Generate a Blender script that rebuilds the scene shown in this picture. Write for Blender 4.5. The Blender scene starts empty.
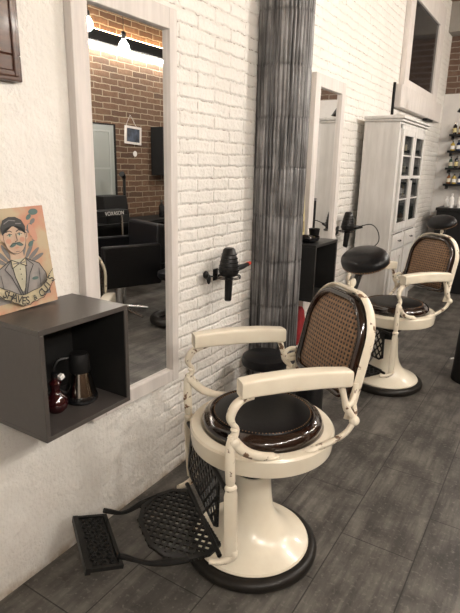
import bpy, math, random
from mathutils import Vector, Matrix, Euler
random.seed(7)
S = bpy.context.scene
COL = S.collection

# ------------------------------------------------------------------ camera, world, exposure
cd = bpy.data.cameras.new('camera'); cam = bpy.data.objects.new('camera', cd); COL.objects.link(cam)
Rr = Vector((0.84725, 0.53078, 0.02075)); Dn = Vector((0.15694, -0.21281, -0.96441)); Fw = Vector((-0.50747, 0.82035, -0.26361))
m = Matrix((Rr, -Dn, -Fw)).transposed().to_4x4(); m.translation = Vector((1.448, 0, 1.5))
cam.matrix_world = m
cd.sensor_fit = 'HORIZONTAL'; cd.sensor_width = 36; cd.lens = 36 * 515 / 460; cd.clip_start = .02
S.camera = cam
S.view_settings.view_transform = 'Standard'; S.view_settings.look = 'None'; S.view_settings.gamma = 1
S.view_settings.use_curve_mapping = False; S.view_settings.exposure = 1.93
w = bpy.data.worlds.new('world'); S.world = w; w.use_nodes = True
w.node_tree.nodes['Background'].inputs[0].default_value = (.9, .93, 1, 1); w.node_tree.nodes['Background'].inputs[1].default_value = .02
S.cycles.use_denoising = True; S.cycles.max_bounces = 8; S.cycles.sample_clamp_indirect = 4
BULB_E = 165.0
TUBE_E = 30.0

# ------------------------------------------------------------------ materials
def mat(name, col, rough=.5, metal=0, spec=.5, coat=0, emit=None, es=0, alpha=1):
    M = bpy.data.materials.new(name); M.use_nodes = True
    b = M.node_tree.nodes['Principled BSDF']
    b.inputs['Base Color'].default_value = (*col, 1); b.inputs['Roughness'].default_value = rough
    b.inputs['Metallic'].default_value = metal; b.inputs['Specular IOR Level'].default_value = spec
    b.inputs['Coat Weight'].default_value = coat; b.inputs['Coat Roughness'].default_value = .08
    if emit: b.inputs['Emission Color'].default_value = (*emit, 1); b.inputs['Emission Strength'].default_value = es
    b.inputs['Alpha'].default_value = alpha
    return M
class NT:
    def __init__(s, M): s.t = M.node_tree; s.b = s.t.nodes['Principled BSDF']
    def n(s, ty, **kw):
        o = s.t.nodes.new(ty)
        for k, v in kw.items():
            if k.startswith('i_'):
                o.inputs[k[2:].replace('_', ' ')].default_value = v
            else: setattr(o, k, v)
        return o
    def l(s, a, b): s.t.links.new(a, b)
    def math(s, op, a, b=None, clamp=False):
        o = s.t.nodes.new('ShaderNodeMath'); o.operation = op; o.use_clamp = clamp
        for i, v in enumerate((a, b)):
            if v is None: continue
            if isinstance(v, (int, float)): o.inputs[i].default_value = v
            else: s.l(v, o.inputs[i])
        return o.outputs[0]
    def mix(s, f, a, b):
        o = s.t.nodes.new('ShaderNodeMix'); o.data_type = 'RGBA'
        for i, v in ((0, f), (6, a), (7, b)):
            if isinstance(v, tuple): o.inputs[i].default_value = (*v, 1) if len(v) == 3 else v
            elif isinstance(v, (int, float)): o.inputs[i].default_value = v
            else: s.l(v, o.inputs[i])
        return o.outputs[2]
    def noise(s, vec, scale, detail=3, rough=.5):
        o = s.n('ShaderNodeTexNoise'); o.inputs['Scale'].default_value = scale; o.inputs['Detail'].default_value = detail; o.inputs['Roughness'].default_value = rough
        s.l(vec, o.inputs['Vector']); return o.outputs['Fac']
    def pos(s, kind='Object'): return s.n('ShaderNodeTexCoord').outputs[kind]
    def comb(s, x, y, z=0):
        o = s.n('ShaderNodeCombineXYZ')
        for i, v in enumerate((x, y, z)):
            if isinstance(v, (int, float)): o.inputs[i].default_value = v
            else: s.l(v, o.inputs[i])
        return o.outputs[0]
    def bump(s, h, st, dist=.01):
        o = s.n('ShaderNodeBump'); o.inputs['Strength'].default_value = st; o.inputs['Distance'].default_value = dist
        s.l(h, o.inputs['Height']); s.l(o.outputs[0], s.b.inputs['Normal'])
    def ramp(s, f, lo, hi):
        o = s.n('ShaderNodeMapRange'); o.inputs[1].default_value = lo; o.inputs[2].default_value = hi; s.l(f, o.inputs[0]); return o.outputs[0]

def brick_wall(name, axes, bw, bh, c1, c2, mortar, msize, bumps=.8, painted=False, off=(0, 0)):
    M = mat(name, c1, .8 if not painted else .55, spec=.3); N = NT(M)
    sep = N.n('ShaderNodeSeparateXYZ'); N.l(N.pos(), sep.inputs[0])
    h, v = sep.outputs[axes[0]], sep.outputs[axes[1]]
    p = N.pos()
    wob = N.noise(p, 9, 2)
    vv = N.math('ADD', N.math('ADD', v, off[1]), N.math('ADD', N.math('MULTIPLY', N.math('SUBTRACT', wob, .5), .022), N.math('MULTIPLY', N.math('SUBTRACT', N.noise(p, 45, 2), .5), .008)))
    vec = N.comb(N.math('ADD', h, off[0]), vv)
    B = N.n('ShaderNodeTexBrick'); N.l(vec, B.inputs['Vector'])
    B.inputs['Scale'].default_value = 1; B.inputs['Brick Width'].default_value = bw; B.inputs['Row Height'].default_value = bh
    B.inputs['Mortar Size'].default_value = msize; B.inputs['Mortar Smooth'].default_value = .6; B.inputs['Bias'].default_value = 0
    B.inputs['Color1'].default_value = (*c1, 1); B.inputs['Color2'].default_value = (*c2, 1); B.inputs['Mortar'].default_value = (*mortar, 1)
    n1 = N.noise(p, 14, 4, .6); n2 = N.noise(p, 55, 3, .6); n3 = N.noise(p, 3, 3)
    if painted:
        mask = N.math('MULTIPLY', N.ramp(N.math('ADD', h, N.math('MULTIPLY', N.noise(p, 4, 3), .3)), 1.82, 2.05), 1.0, True)
        crack = N.math('MULTIPLY', N.math('MULTIPLY', B.outputs['Fac'], N.ramp(N.noise(p, 30, 4, .65), .47, .60)), mask, True)
        base = N.mix(N.ramp(n3, .35, .7), c1, c2)
        spot = N.ramp(n2, .70, .76)
        base = N.mix(N.math('MULTIPLY', spot, .25), base, mortar)
        low = N.math('MULTIPLY', N.ramp(v, .75, .1), N.ramp(N.noise(p, 7, 5, .65), .38, .62), True)
        base = N.mix(N.math('MULTIPLY', low, .30), base, (.50, .45, .38))
        dirt = N.math('MULTIPLY', N.ramp(v, .045, .0), N.ramp(n1, .3, .6), True)
        base = N.mix(N.math('MULTIPLY', dirt, .8), base, (.33, .24, .14))
        N.l(N.mix(N.math('MULTIPLY', crack, N.ramp(N.noise(p, 5, 3), .30, .60)), base, mortar), N.b.inputs['Base Color'])
        B2 = N.n('ShaderNodeTexBrick'); N.l(vec, B2.inputs['Vector'])
        B2.inputs['Scale'].default_value = 1; B2.inputs['Brick Width'].default_value = bw; B2.inputs['Row Height'].default_value = bh
        B2.inputs['Mortar Size'].default_value = .011; B2.inputs['Mortar Smooth'].default_value = 1
        hgt = N.math('SUBTRACT', N.math('ADD', N.math('MULTIPLY', n1, .95), N.math('MULTIPLY', n2, .3)), N.math('MULTIPLY', N.math('MULTIPLY', B2.outputs['Fac'], mask), .30))
        N.bump(hgt, bumps, .016)
    else:
        N.l(N.mix(N.ramp(n1, .25, .8), B.outputs['Color'], N.mix(B.outputs['Fac'], (.10, .05, .03), mortar)), N.b.inputs['Base Color'])
        hgt = N.math('SUBTRACT', N.math('MULTIPLY', n2, .5), B.outputs['Fac'])
        N.bump(hgt, bumps, .01)
    return M

WHITE_BRICK = brick_wall('painted brick', (1, 2), .27, .0575, (.80, .78, .735), (.73, .71, .665), (.30, .25, .21), .0035, 1.0, True)
RED_BRICK_R = brick_wall('exposed brick right', (1, 2), .25, .068, (.20, .122, .075), (.085, .055, .038), (.30, .25, .18), .008)
RED_BRICK_F = brick_wall('exposed brick far', (0, 2), .25, .068, (.17, .115, .085), (.10, .07, .055), (.28, .24, .20), .008)

def floor_mat():
    M = mat('floor tile', (.06, .055, .05), .42, spec=.4); N = NT(M); p = N.pos()
    sep = N.n('ShaderNodeSeparateXYZ'); N.l(p, sep.inputs[0])
    vec = N.comb(N.math('SUBTRACT', sep.outputs[1], 1.545), N.math('SUBTRACT', sep.outputs[0], .888))
    B = N.n('ShaderNodeTexBrick'); N.l(vec, B.inputs['Vector']); B.inputs['Scale'].default_value = 1
    B.inputs['Brick Width'].default_value = .61; B.inputs['Row Height'].default_value = .299; B.inputs['Mortar Size'].default_value = .0028; B.inputs['Mortar Smooth'].default_value = .2
    B.inputs['Color1'].default_value = (.054, .050, .045, 1); B.inputs['Color2'].default_value = (.092, .086, .077, 1); B.inputs['Mortar'].default_value = (.02, .018, .016, 1)
    st = N.comb(N.math('MULTIPLY', sep.outputs[0], 22), N.math('MULTIPLY', sep.outputs[1], 2.2))
    s1 = N.noise(st, 1, 5, .65); s2 = N.noise(p, 5, 4, .6); s3 = N.noise(p, 60, 3, .6)
    c = N.mix(N.ramp(s1, .40, .66), B.outputs['Color'], (.165, .154, .136))
    c = N.mix(N.math('MULTIPLY', N.ramp(s2, .42, .62), .7), c, (.032, .029, .026))
    c = N.mix(N.math('MULTIPLY', N.ramp(s3, .56, .70), .5), c, (.22, .2, .18))
    c = N.mix(N.math('MULTIPLY', B.outputs['Fac'], .85), c, (.018, .016, .014))
    N.l(c, N.b.inputs['Base Color'])
    N.l(N.ramp(s2, -.4, 1.6), N.b.inputs['Roughness'])
    N.bump(N.math('SUBTRACT', N.math('MULTIPLY', s1, .25), B.outputs['Fac']), .35, .004)
    return M
FLOOR = floor_mat()

def noisy(name, c1, c2, scale, rough, metal=0, lo=.35, hi=.65, bump=0, coat=0, stretch=None, spec=.5):
    M = mat(name, c1, rough, metal, spec, coat); N = NT(M); p = N.pos()
    if stretch:
        mp = N.n('ShaderNodeMapping'); mp.inputs['Scale'].default_value = stretch; N.l(p, mp.inputs[0]); p = mp.outputs[0]
    n = N.noise(p, scale, 4, .6)
    N.l(N.mix(N.ramp(n, lo, hi), c1, c2), N.b.inputs['Base Color'])
    if bump: N.bump(n, bump, .004)
    return M
CREAM = noisy('cream enamel', (.82, .76, .62), (.77, .70, .56), 9, .26, coat=.3)
CHIP = noisy('chipped cream enamel', (.78, .71, .575), (.16, .09, .05), 26, .35, lo=.59, hi=.63, bump=.1)
WOOD = noisy('dark varnished wood', (.006, .003, .002), (.025, .009, .005), 14, .16, coat=.8, stretch=(1, 1, .4))
LEATHER = noisy('black leather', (.006, .006, .007), (.010, .010, .011), 120, .34, bump=.08, spec=.2)
IRON = noisy('black cast iron', (.006, .006, .006), (.012, .012, .011), 40, .42, spec=.25)
RUBBER = noisy('black rubber', (.008, .007, .006), (.017, .014, .011), 15, .42, spec=.3)
BRASS = mat('dull brass studs', (.30, .17, .09), .35, 1)
CHROME = mat('chrome', (.62, .62, .62), .15, 1)
FRAME = noisy('whitewashed wood', (.67, .63, .595), (.57, .535, .505), 6, .6, stretch=(6, 6, .6), bump=.05)
CAB = noisy('brushed white paint', (.60, .585, .56), (.50, .485, .46), 5, .55, stretch=(5, 5, .7), bump=.05)
MIRROR = mat('mirror glass', (.88, .88, .87), .0, 1)
BOXM = noisy('grey brown laminate', (.060, .053, .049), (.066, .059, .054), 40, .36)
BOXIN = noisy('dark laminate inside', (.007, .0065, .0065), (.009, .009, .008), 40, .6)
BLACK = mat('black plastic', (.006, .006, .006), .38, spec=.35)
BLACKM = mat('matt black', (.007, .007, .007), .6, spec=.25)
BLACKG = mat('gloss black', (.006, .006, .007), .08, spec=.6)
WHITEP = mat('white plastic', (.75, .74, .72), .4)
RED = mat('red plastic', (.55, .05, .03), .4)
REDCLOTH = noisy('red fabric', (.30, .012, .016), (.20, .008, .012), 30, .8)
REDGLASS = mat('dark red glass', (.022, .002, .003), .06, spec=.8)
SILVER = mat('polished steel', (.30, .27, .24), .10, 1)
BROWNF = noisy('dark brown picture frame', (.030, .010, .006), (.075, .030, .016), 10, .3, stretch=(1, 1, 6), coat=.4)
GLASS = mat('clear pane', (.02, .024, .024), .02, spec=.4, alpha=.42)
DARKGLASS = mat('dark glass panel', (.008, .008, .009), .12, spec=.25)
CEIL = noisy('brown ceiling boards', (.10, .06, .035), (.20, .13, .08), 3, .7, stretch=(12, .5, 1))
PLASTER = noisy('white plaster', (.62, .60, .57), (.55, .53, .51), 5, .7)
GREYP = noisy('grey plaster', (.22, .20, .18), (.27, .25, .22), 3, .8)
YELLOW = noisy('pale yellow card', (.62, .54, .28), (.50, .42, .2), 12, .6)

def column_mat():
    M = mat('weathered corrugated metal', (.1, .1, .1), .5, .35); N = NT(M); p = N.pos()
    sep = N.n('ShaderNodeSeparateXYZ'); N.l(p, sep.inputs[0])
    mp = N.n('ShaderNodeMapping'); mp.inputs['Scale'].default_value = (70, 70, 1.6); N.l(p, mp.inputs[0])
    a = N.noise(mp.outputs[0], 1, 5, .65); b = N.noise(p, 9, 4, .6)
    c = N.mix(N.ramp(a, .38, .62), (.022, .022, .023), (.33, .325, .325))
    c = N.mix(N.math('MULTIPLY', N.ramp(b, .42, .66), .6), c, (.05, .048, .047))
    # sheet joints: dark stain each .42 m
    z = N.math('ADD', sep.outputs[2], N.math('MULTIPLY', N.math('SUBTRACT', N.noise(p, 20, 3), .5), .02))
    f = N.math('ABSOLUTE', N.math('SUBTRACT', N.math('FRACT', N.math('DIVIDE', N.math('SUBTRACT', z, 1.75 - .128), .256)), .5))
    j = N.math('MULTIPLY', N.ramp(f, .06, .0), N.ramp(N.noise(p, 25, 3), .3, .6), True)
    c = N.mix(N.math('MULTIPLY', j, .55), c, (.02, .02, .02))
    N.l(c, N.b.inputs['Base Color']); N.bump(a, .3, .004)
    return M
COLM = column_mat()

def cane_mat():
    M = mat('woven cane', (.3, .2, .12), .5); N = NT(M); p = N.pos('UV')
    sep = N.n('ShaderNodeSeparateXYZ'); N.l(p, sep.inputs[0])
    def cell(v): return N.math('ABSOLUTE', N.math('SUBTRACT', N.math('FRACT', v), .5))
    k = 1 / .0165
    u = N.math('MULTIPLY', sep.outputs[0], k); v = N.math('MULTIPLY', sep.outputs[1], k)
    cu, cv = cell(u), cell(v)
    d = N.math('ADD', N.math('POWER', cu, 2.0), N.math('POWER', cv, 2.0))
    hole = N.ramp(d, .125, .07)
    nz = N.noise(p, 60, 3)
    c = N.mix(N.ramp(nz, .3, .7), (.30, .175, .09), (.17, .09, .045))
    c = N.mix(hole, c, (.012, .007, .005))
    N.l(c, N.b.inputs['Base Color']); N.bump(N.math('SUBTRACT', 1.0, hole), .6, .002)
    return M
CANE = cane_mat()

# ------------------------------------------------------------------ mesh helpers
class MB:
    def __init__(s): s.v = []; s.f = []; s.m = []; s.uv = None
    def add(s, vs, fs, mi=0):
        o = len(s.v); s.v += [tuple(v) for v in vs]; s.f += [tuple(i + o for i in f) for f in fs]; s.m += [mi] * len(fs); return s
    def box(s, lo, hi, mi=0, mx=None):
        (a, b, c), (d, e, f) = lo, hi
        vs = [Vector(p) for p in ((a, b, c), (d, b, c), (d, e, c), (a, e, c), (a, b, f), (d, b, f), (d, e, f), (a, e, f))]
        if mx: vs = [mx @ v for v in vs]
        return s.add(vs, [(0, 3, 2, 1), (4, 5, 6, 7), (0, 1, 5, 4), (1, 2, 6, 5), (2, 3, 7, 6), (3, 0, 4, 7)], mi)
    def rings(s, rs, closed=False, caps=True, mi=0):
        n = len(rs[0]); vs = [p for r in rs for p in r]; fs = []
        m = len(rs)
        for i in range(m if closed else m - 1):
            for j in range(n):
                a, b = i * n + j, i * n + (j + 1) % n; c, d = ((i + 1) % m) * n + (j + 1) % n, ((i + 1) % m) * n + j
                fs.append((a, b, c, d))
        if caps and not closed: fs += [tuple(range(n))[::-1], tuple((m - 1) * n + j for j in range(n))]
        return s.add(vs, fs, mi)
    def lathe(s, prof, n=48, c=(0, 0, 0), mx=None, closed=False, mi=0):
        rs = []
        for r, z in prof:
            r = max(r, 1e-4)
            ring = [Vector((r * math.cos(2 * math.pi * k / n), r * math.sin(2 * math.pi * k / n), z)) for k in range(n)]
            ring = [(mx @ v if mx else v + Vector(c)) for v in ring]; rs.append(ring)
        return s.rings(rs, closed, True, mi)
    def tube(s, path, rad, n=10, flat=1.0, up=None, closed=False, mi=0):
        P = [Vector(p) for p in path]; m = len(P); rs = []; prev = None
        if not hasattr(rad, '__len__'): rad = [rad] * m
        for i in range(m):
            if closed: t = (P[(i + 1) % m] - P[i - 1]).normalized()
            else: t = (P[min(i + 1, m - 1)] - P[max(i - 1, 0)]).normalized()
            if up is not None: b = Vector(up) - t * t.dot(Vector(up))
            elif prev is None: b = t.orthogonal()
            else: b = prev - t * t.dot(prev)
            if b.length < 1e-5: b = t.orthogonal()
            b.normalize(); prev = b; a = t.cross(b)
            rs.append([P[i] + a * math.cos(2 * math.pi * k / n) * rad[i] + b * math.sin(2 * math.pi * k / n) * rad[i] * flat for k in range(n)])
        return s.rings(rs, closed, True, mi)
    def ellip(s, c, r, n=16, mx=None, mi=0):
        prof = [(math.sin(math.pi * i / n), -math.cos(math.pi * i / n)) for i in range(n + 1)]
        T = (mx or Matrix.Translation(Vector(c))) @ Matrix.Diagonal((r[0], r[1], r[2], 1))
        return s.lathe(prof, n * 2, mx=T, mi=mi)
    def prism(s, poly, z0, z1, mx=None, mi=0):
        n = len(poly); vs = [Vector((p[0], p[1], z0)) for p in poly] + [Vector((p[0], p[1], z1)) for p in poly]
        if mx: vs = [mx @ v for v in vs]
        return s.add(vs, [tuple(range(n))[::-1], tuple(range(n, 2 * n))] + [(j, (j + 1) % n, n + (j + 1) % n, n + j) for j in range(n)], mi)
    def annulus(s, outer, inner, z0, z1, mx=None, mi=0):
        n = len(outer); L = []
        for poly, z in ((outer, z0), (outer, z1), (inner, z1), (inner, z0)): L.append([Vector((p[0], p[1], z)) for p in poly])
        if mx: L = [[mx @ v for v in r] for r in L]
        return s.rings(L, closed=True, mi=mi)
    def build(s, name, mats, parent=None, bevel=0, seg=2, ang=35, smooth=True, sub=0):
        me = bpy.data.meshes.new(name); me.from_pydata(s.v, [], s.f)
        if not isinstance(mats, (list, tuple)): mats = [mats]
        for q in mats: me.materials.append(q)
        me.polygons.foreach_set('material_index', s.m)
        me.update()
        import bmesh
        bm = bmesh.new(); bm.from_mesh(me); bmesh.ops.recalc_face_normals(bm, faces=bm.faces); bm.to_mesh(me); bm.free()
        if smooth:
            me.polygons.foreach_set('use_smooth', [True] * len(me.polygons)); me.set_sharp_from_angle(angle=math.radians(ang))
        o = bpy.data.objects.new(name, me); COL.objects.link(o)
        if parent: o.parent = parent
        if bevel:
            b = o.modifiers.new('bevel', 'BEVEL'); b.width = bevel; b.segments = seg; b.limit_method = 'ANGLE'; b.angle_limit = math.radians(40)
        if sub:
            q = o.modifiers.new('sub', 'SUBSURF'); q.levels = sub; q.render_levels = sub
        return o
def tag(o, label=None, cat=None, group=None, kind=None):
    if label: o['label'] = label
    if cat: o['category'] = cat
    if group: o['group'] = group
    if kind: o['kind'] = kind
    return o
def thing(name, label, cat, loc=(0, 0, 0), rz=0, group=None):
    o = bpy.data.objects.new(name, None); COL.objects.link(o); o.location = loc; o.rotation_euler = (0, 0, rz); o.empty_display_size = .1
    return tag(o, label, cat, group)
def struct(name, mb, m, **k): return tag(mb.build(name, m, **k), kind='structure')
def copy_tree(o, parent=None):
    c = o.copy(); COL.objects.link(c)
    if parent: c.parent = parent
    for ch in list(o.children): copy_tree(ch, c)
    return c
def place(o, loc, rz=0, label=None, group=None):
    o.location = loc; o.rotation_euler = (0, 0, rz)
    if label: o['label'] = label
    if group: o['group'] = group
    return o
def smooth_path(pts, k=6):
    P = [Vector(p) for p in pts]; out = []
    for i in range(len(P) - 1):
        a, b, c, d = P[max(i - 1, 0)], P[i], P[i + 1], P[min(i + 2, len(P) - 1)]
        for j in range(k):
            t = j / k; out.append(.5 * ((2 * b) + (c - a) * t + (2 * a - 5 * b + 4 * c - d) * t * t + (3 * b - a - 3 * c + d) * t ** 3))
    out.append(P[-1]); return out
def lerp_list(vals, k=6):
    out = []
    for i in range(len(vals) - 1):
        for j in range(k): out.append(vals[i] + (vals[i + 1] - vals[i]) * j / k)
    return out + [vals[-1]]

# ------------------------------------------------------------------ the room
RX, Y0, Y1, HZ = 3.3, -2.2, 7.5, 3.45
struct('floor', MB().box((-.1, Y0 - .1, -.1), (RX + .1, Y1 + .1, 0)), FLOOR)
struct('wall_left', MB().box((-.1, Y0, 0), (0, Y1, HZ)), WHITE_BRICK)
struct('wall_right', MB().box((RX, Y0, 0), (RX + .1, Y1, HZ)), RED_BRICK_R)
struct('wall_far', MB().box((-.1, Y1, 0), (RX + .1, Y1 + .1, HZ)), RED_BRICK_F)
struct('wall_back', MB().box((-.1, Y0 - .1, 0), (RX + .1, Y0, HZ)), PLASTER)
struct('ceiling', MB().box((-.1, Y0 - .1, HZ), (RX + .1, Y1 + .1, HZ + .1)), CEIL)
struct('trim_1', MB().box((0, Y1 - .03, 0), (RX, Y1, 2.44)), PLASTER)            # white plaster lower part of the far wall
struct('trim_2', MB().box((0, Y1 - .25, 3.12), (RX, Y1, HZ)), GREYP)             # plaster bulkhead
struct('trim_3', MB().box((RX - .09, Y0, 2.79), (RX, Y1, 2.90)), BLACKM)         # black beam along the brick wall

def tube_light(y0, y1, label):
    t = thing('tube_light', label, 'light', (RX - .05, y0, 2.79), 0, 'tube lights under the black beam')
    MB().box((-.02, 0, -.018), (.02, y1 - y0, 0)).build('housing', WHITEP, t)
    MB().tube([(0, .01, -.032), (0, y1 - y0 - .01, -.032)], .014, 12).build('tube', TUBEM, t)
TUBEM = mat('lit tube', (1, 1, 1), emit=(1, .95, .86), es=TUBE_E)
for i, (a, b) in enumerate(((-1.8, 0.6), (.8, 3.2), (3.4, 5.8), (6.0, 7.2))):
    tube_light(a, b, ('lit white tube light under the black beam, behind the viewer', 'lit white tube light under the black beam, next to the near mirror', 'lit white tube light under the black beam seen in the large mirror', 'short lit tube light under the black beam at the far end')[i])
UP = mat('lit warm strip', (1, 1, 1), emit=(1, .66, .34), es=14.0)
tag(MB().box((RX - .06, Y0 + .1, 2.901), (RX - .035, Y1 - .4, 2.915)).build('light_strip', UP), 'warm glowing light strip lying on top of the black beam', 'light')

BULBM = mat('lit bulb', (1, 1, 1), emit=(1, .935, .86), es=BULB_E)
def make_pendant():
    t = thing('pendant_bulb', '', 'light', (0, 0, 0), 0, 'bare bulbs hanging along the ceiling')
    MB().lathe([(0, -.052), (.020, -.048), (.038, -.030), (.045, -.004), (.040, .022), (.024, .050), (.014, .066), (.013, .08)], 20).build('bulb', BULBM, t)
    MB().lathe([(.017, .068), (.019, .072), (.019, .118), (.010, .128), (0.004, .130)], 16).build('socket', BLACK, t)
    MB().tube([(0, 0, .128), (0, 0, .715)], .003, 6).build('cord', BLACKM, t)
    return t
pb = make_pendant()
PB = [(1.8, 3.34, 'bare lit bulb on a cord, reflected in the middle of the large mirror'), (1.8, 5.7, 'bare lit bulb hanging over the far end of the room'),
      (2.55, .75, 'bare lit bulb on a cord to the right of the viewer'), (2.6, 3.70, 'bare lit bulb reflected at the left edge of the large mirror'), (2.2, -.5, 'bare lit bulb hanging behind the viewer')]
for i, (x, y, lb) in enumerate(PB):
    o = pb if i == 0 else copy_tree(pb)
    if (2.39, 2.39, 2.1, 2.73, 2.0)[i] < 2.3: MB().tube([(0, 0, .71), (0, 0, HZ - (2.39, 2.39, 2.1, 2.73, 2.0)[i])], .003, 6).build('cord_extension', BLACKM, o)
    place(o, (x, y, (2.39, 2.39, 2.1, 2.73, 2.0)[i]), 0, lb)

# ------------------------------------------------------------------ column
cm = MB(); n = 44; R0 = .150; JP, J0 = .256, 1.75
zs = [0.0]; k = math.ceil(-J0 / JP)
while J0 + k * JP < HZ:
    zj = J0 + k * JP; k += 1
    if zj > .02: zs += [zj - .012, zj - .004, zj + .004, zj + .012]
zs.append(HZ); rs = []
for zi, z in enumerate(zs):
    dip = .0016 if zi and zi < len(zs) - 1 and (zi - 1) % 4 in (1, 2) else 0.0; sec = (zi + 1) // 4 + (1 if (zi - 1) % 4 >= 2 else 0)
    ring = []
    for q in range(n * 6):
        a = 2 * math.pi * q / (n * 6); rr_ = R0 - dip - .009 + .009 * abs(math.sin(a * n / 2 + .25 * math.sin(sec * 2.1))) ** .55
        ring.append(Vector((rr_ * math.cos(a), rr_ * math.sin(a), z)))
    rs.append(ring)
cm.rings(rs)
column = cm.build('column', COLM, ang=50); column.location = (.098, 2.675, 0)
tag(column, kind='structure'); column.name = 'trim_4'
cp = MB().tube(smooth_path([(.006, 2.18, .655), (.006, 2.3, .650), (.008, 2.45, .642), (.008, 2.535, .640)]), .005, 6).build('wall_cable', FRAME)
tag(cp, 'white cable stapled slantwise to the wall beside the column', 'cable')

# ------------------------------------------------------------------ mirrors
def wall_mirror(y0, y1, z0, z1, label, bl=.070, br=.045, bt=.078, bb=.06, rz=0, lean=0):
    t = thing('wall_mirror', label, 'mirror', (0, (y0 + y1) / 2, z0), 0, 'whitewashed framed mirrors on the white wall')
    t.rotation_euler = (0, lean, rz); t.location.x = abs(rz) * .27
    W = (y1 - y0) / 2; H = z1 - z0; d = .038
    fr = MB()
    fr.box((.002, -W, 0), (d, -W + bl, H)); fr.box((.002, W - br, 0), (d, W, H))
    fr.box((.002, -W + bl, H - bt), (d, W - br, H)); fr.box((.002, -W + bl, 0), (d, W - br, bb))
    fr.build('frame', FRAME, t, bevel=.003)
    MB().box((.004, -W + bl, bb), (.018, W - br, H - bt)).build('mirror_glass', MIRROR, t, smooth=False)
    return t
wall_mirror(1.278, 1.818, .515, 2.093, 'large whitewashed framed mirror beside the grey open box shelf in front', rz=-.014)
wall_mirror(3.262, 3.80, .515, 2.083, 'narrow whitewashed framed mirror between the corrugated column and the white cabinet', .080, .065)

# ------------------------------------------------------------------ box shelves
def box_shelf(loc, label, shell=None):
    t = thing('box_shelf', label, 'shelf', loc, 0, 'grey box shelves on the white wall')
    D, W, H, T = .27, .36, .352, .016
    b = MB()
    b.box((0, 0, 0), (D, W, T)); b.box((0, 0, H - T), (D, W, H)); b.box((0, 0, T), (D, T, H - T)); b.box((0, W - T, T), (D, W, H - T))
    b.build('shell', shell or BOXM, t, bevel=.001)
    l = MB(); e = .0006
    l.box((.001, T, T), (.006, W - T, H - T)); l.box((.006, T, T + e), (D - .003, T + .002, H - T)); l.box((.006, W - T - .002, T + e), (D - .003, W - T, H - T)); l.box((.006, T, H - T - .002), (D - .003, W - T, H - T))
    tag(l.build('lining', BOXIN, t), 'black lining')
    return t
box_shelf((0, .885, .688), 'grey box shelf nearest the viewer, holding the barber sign and two dark vessels')
box_shelf((0, 2.862, .700), 'black box shelf between the column and the narrow mirror', noisy('black laminate', (.018, .018, .017), (.022, .022, .021), 40, .4))
SH = .688 + .352

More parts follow.
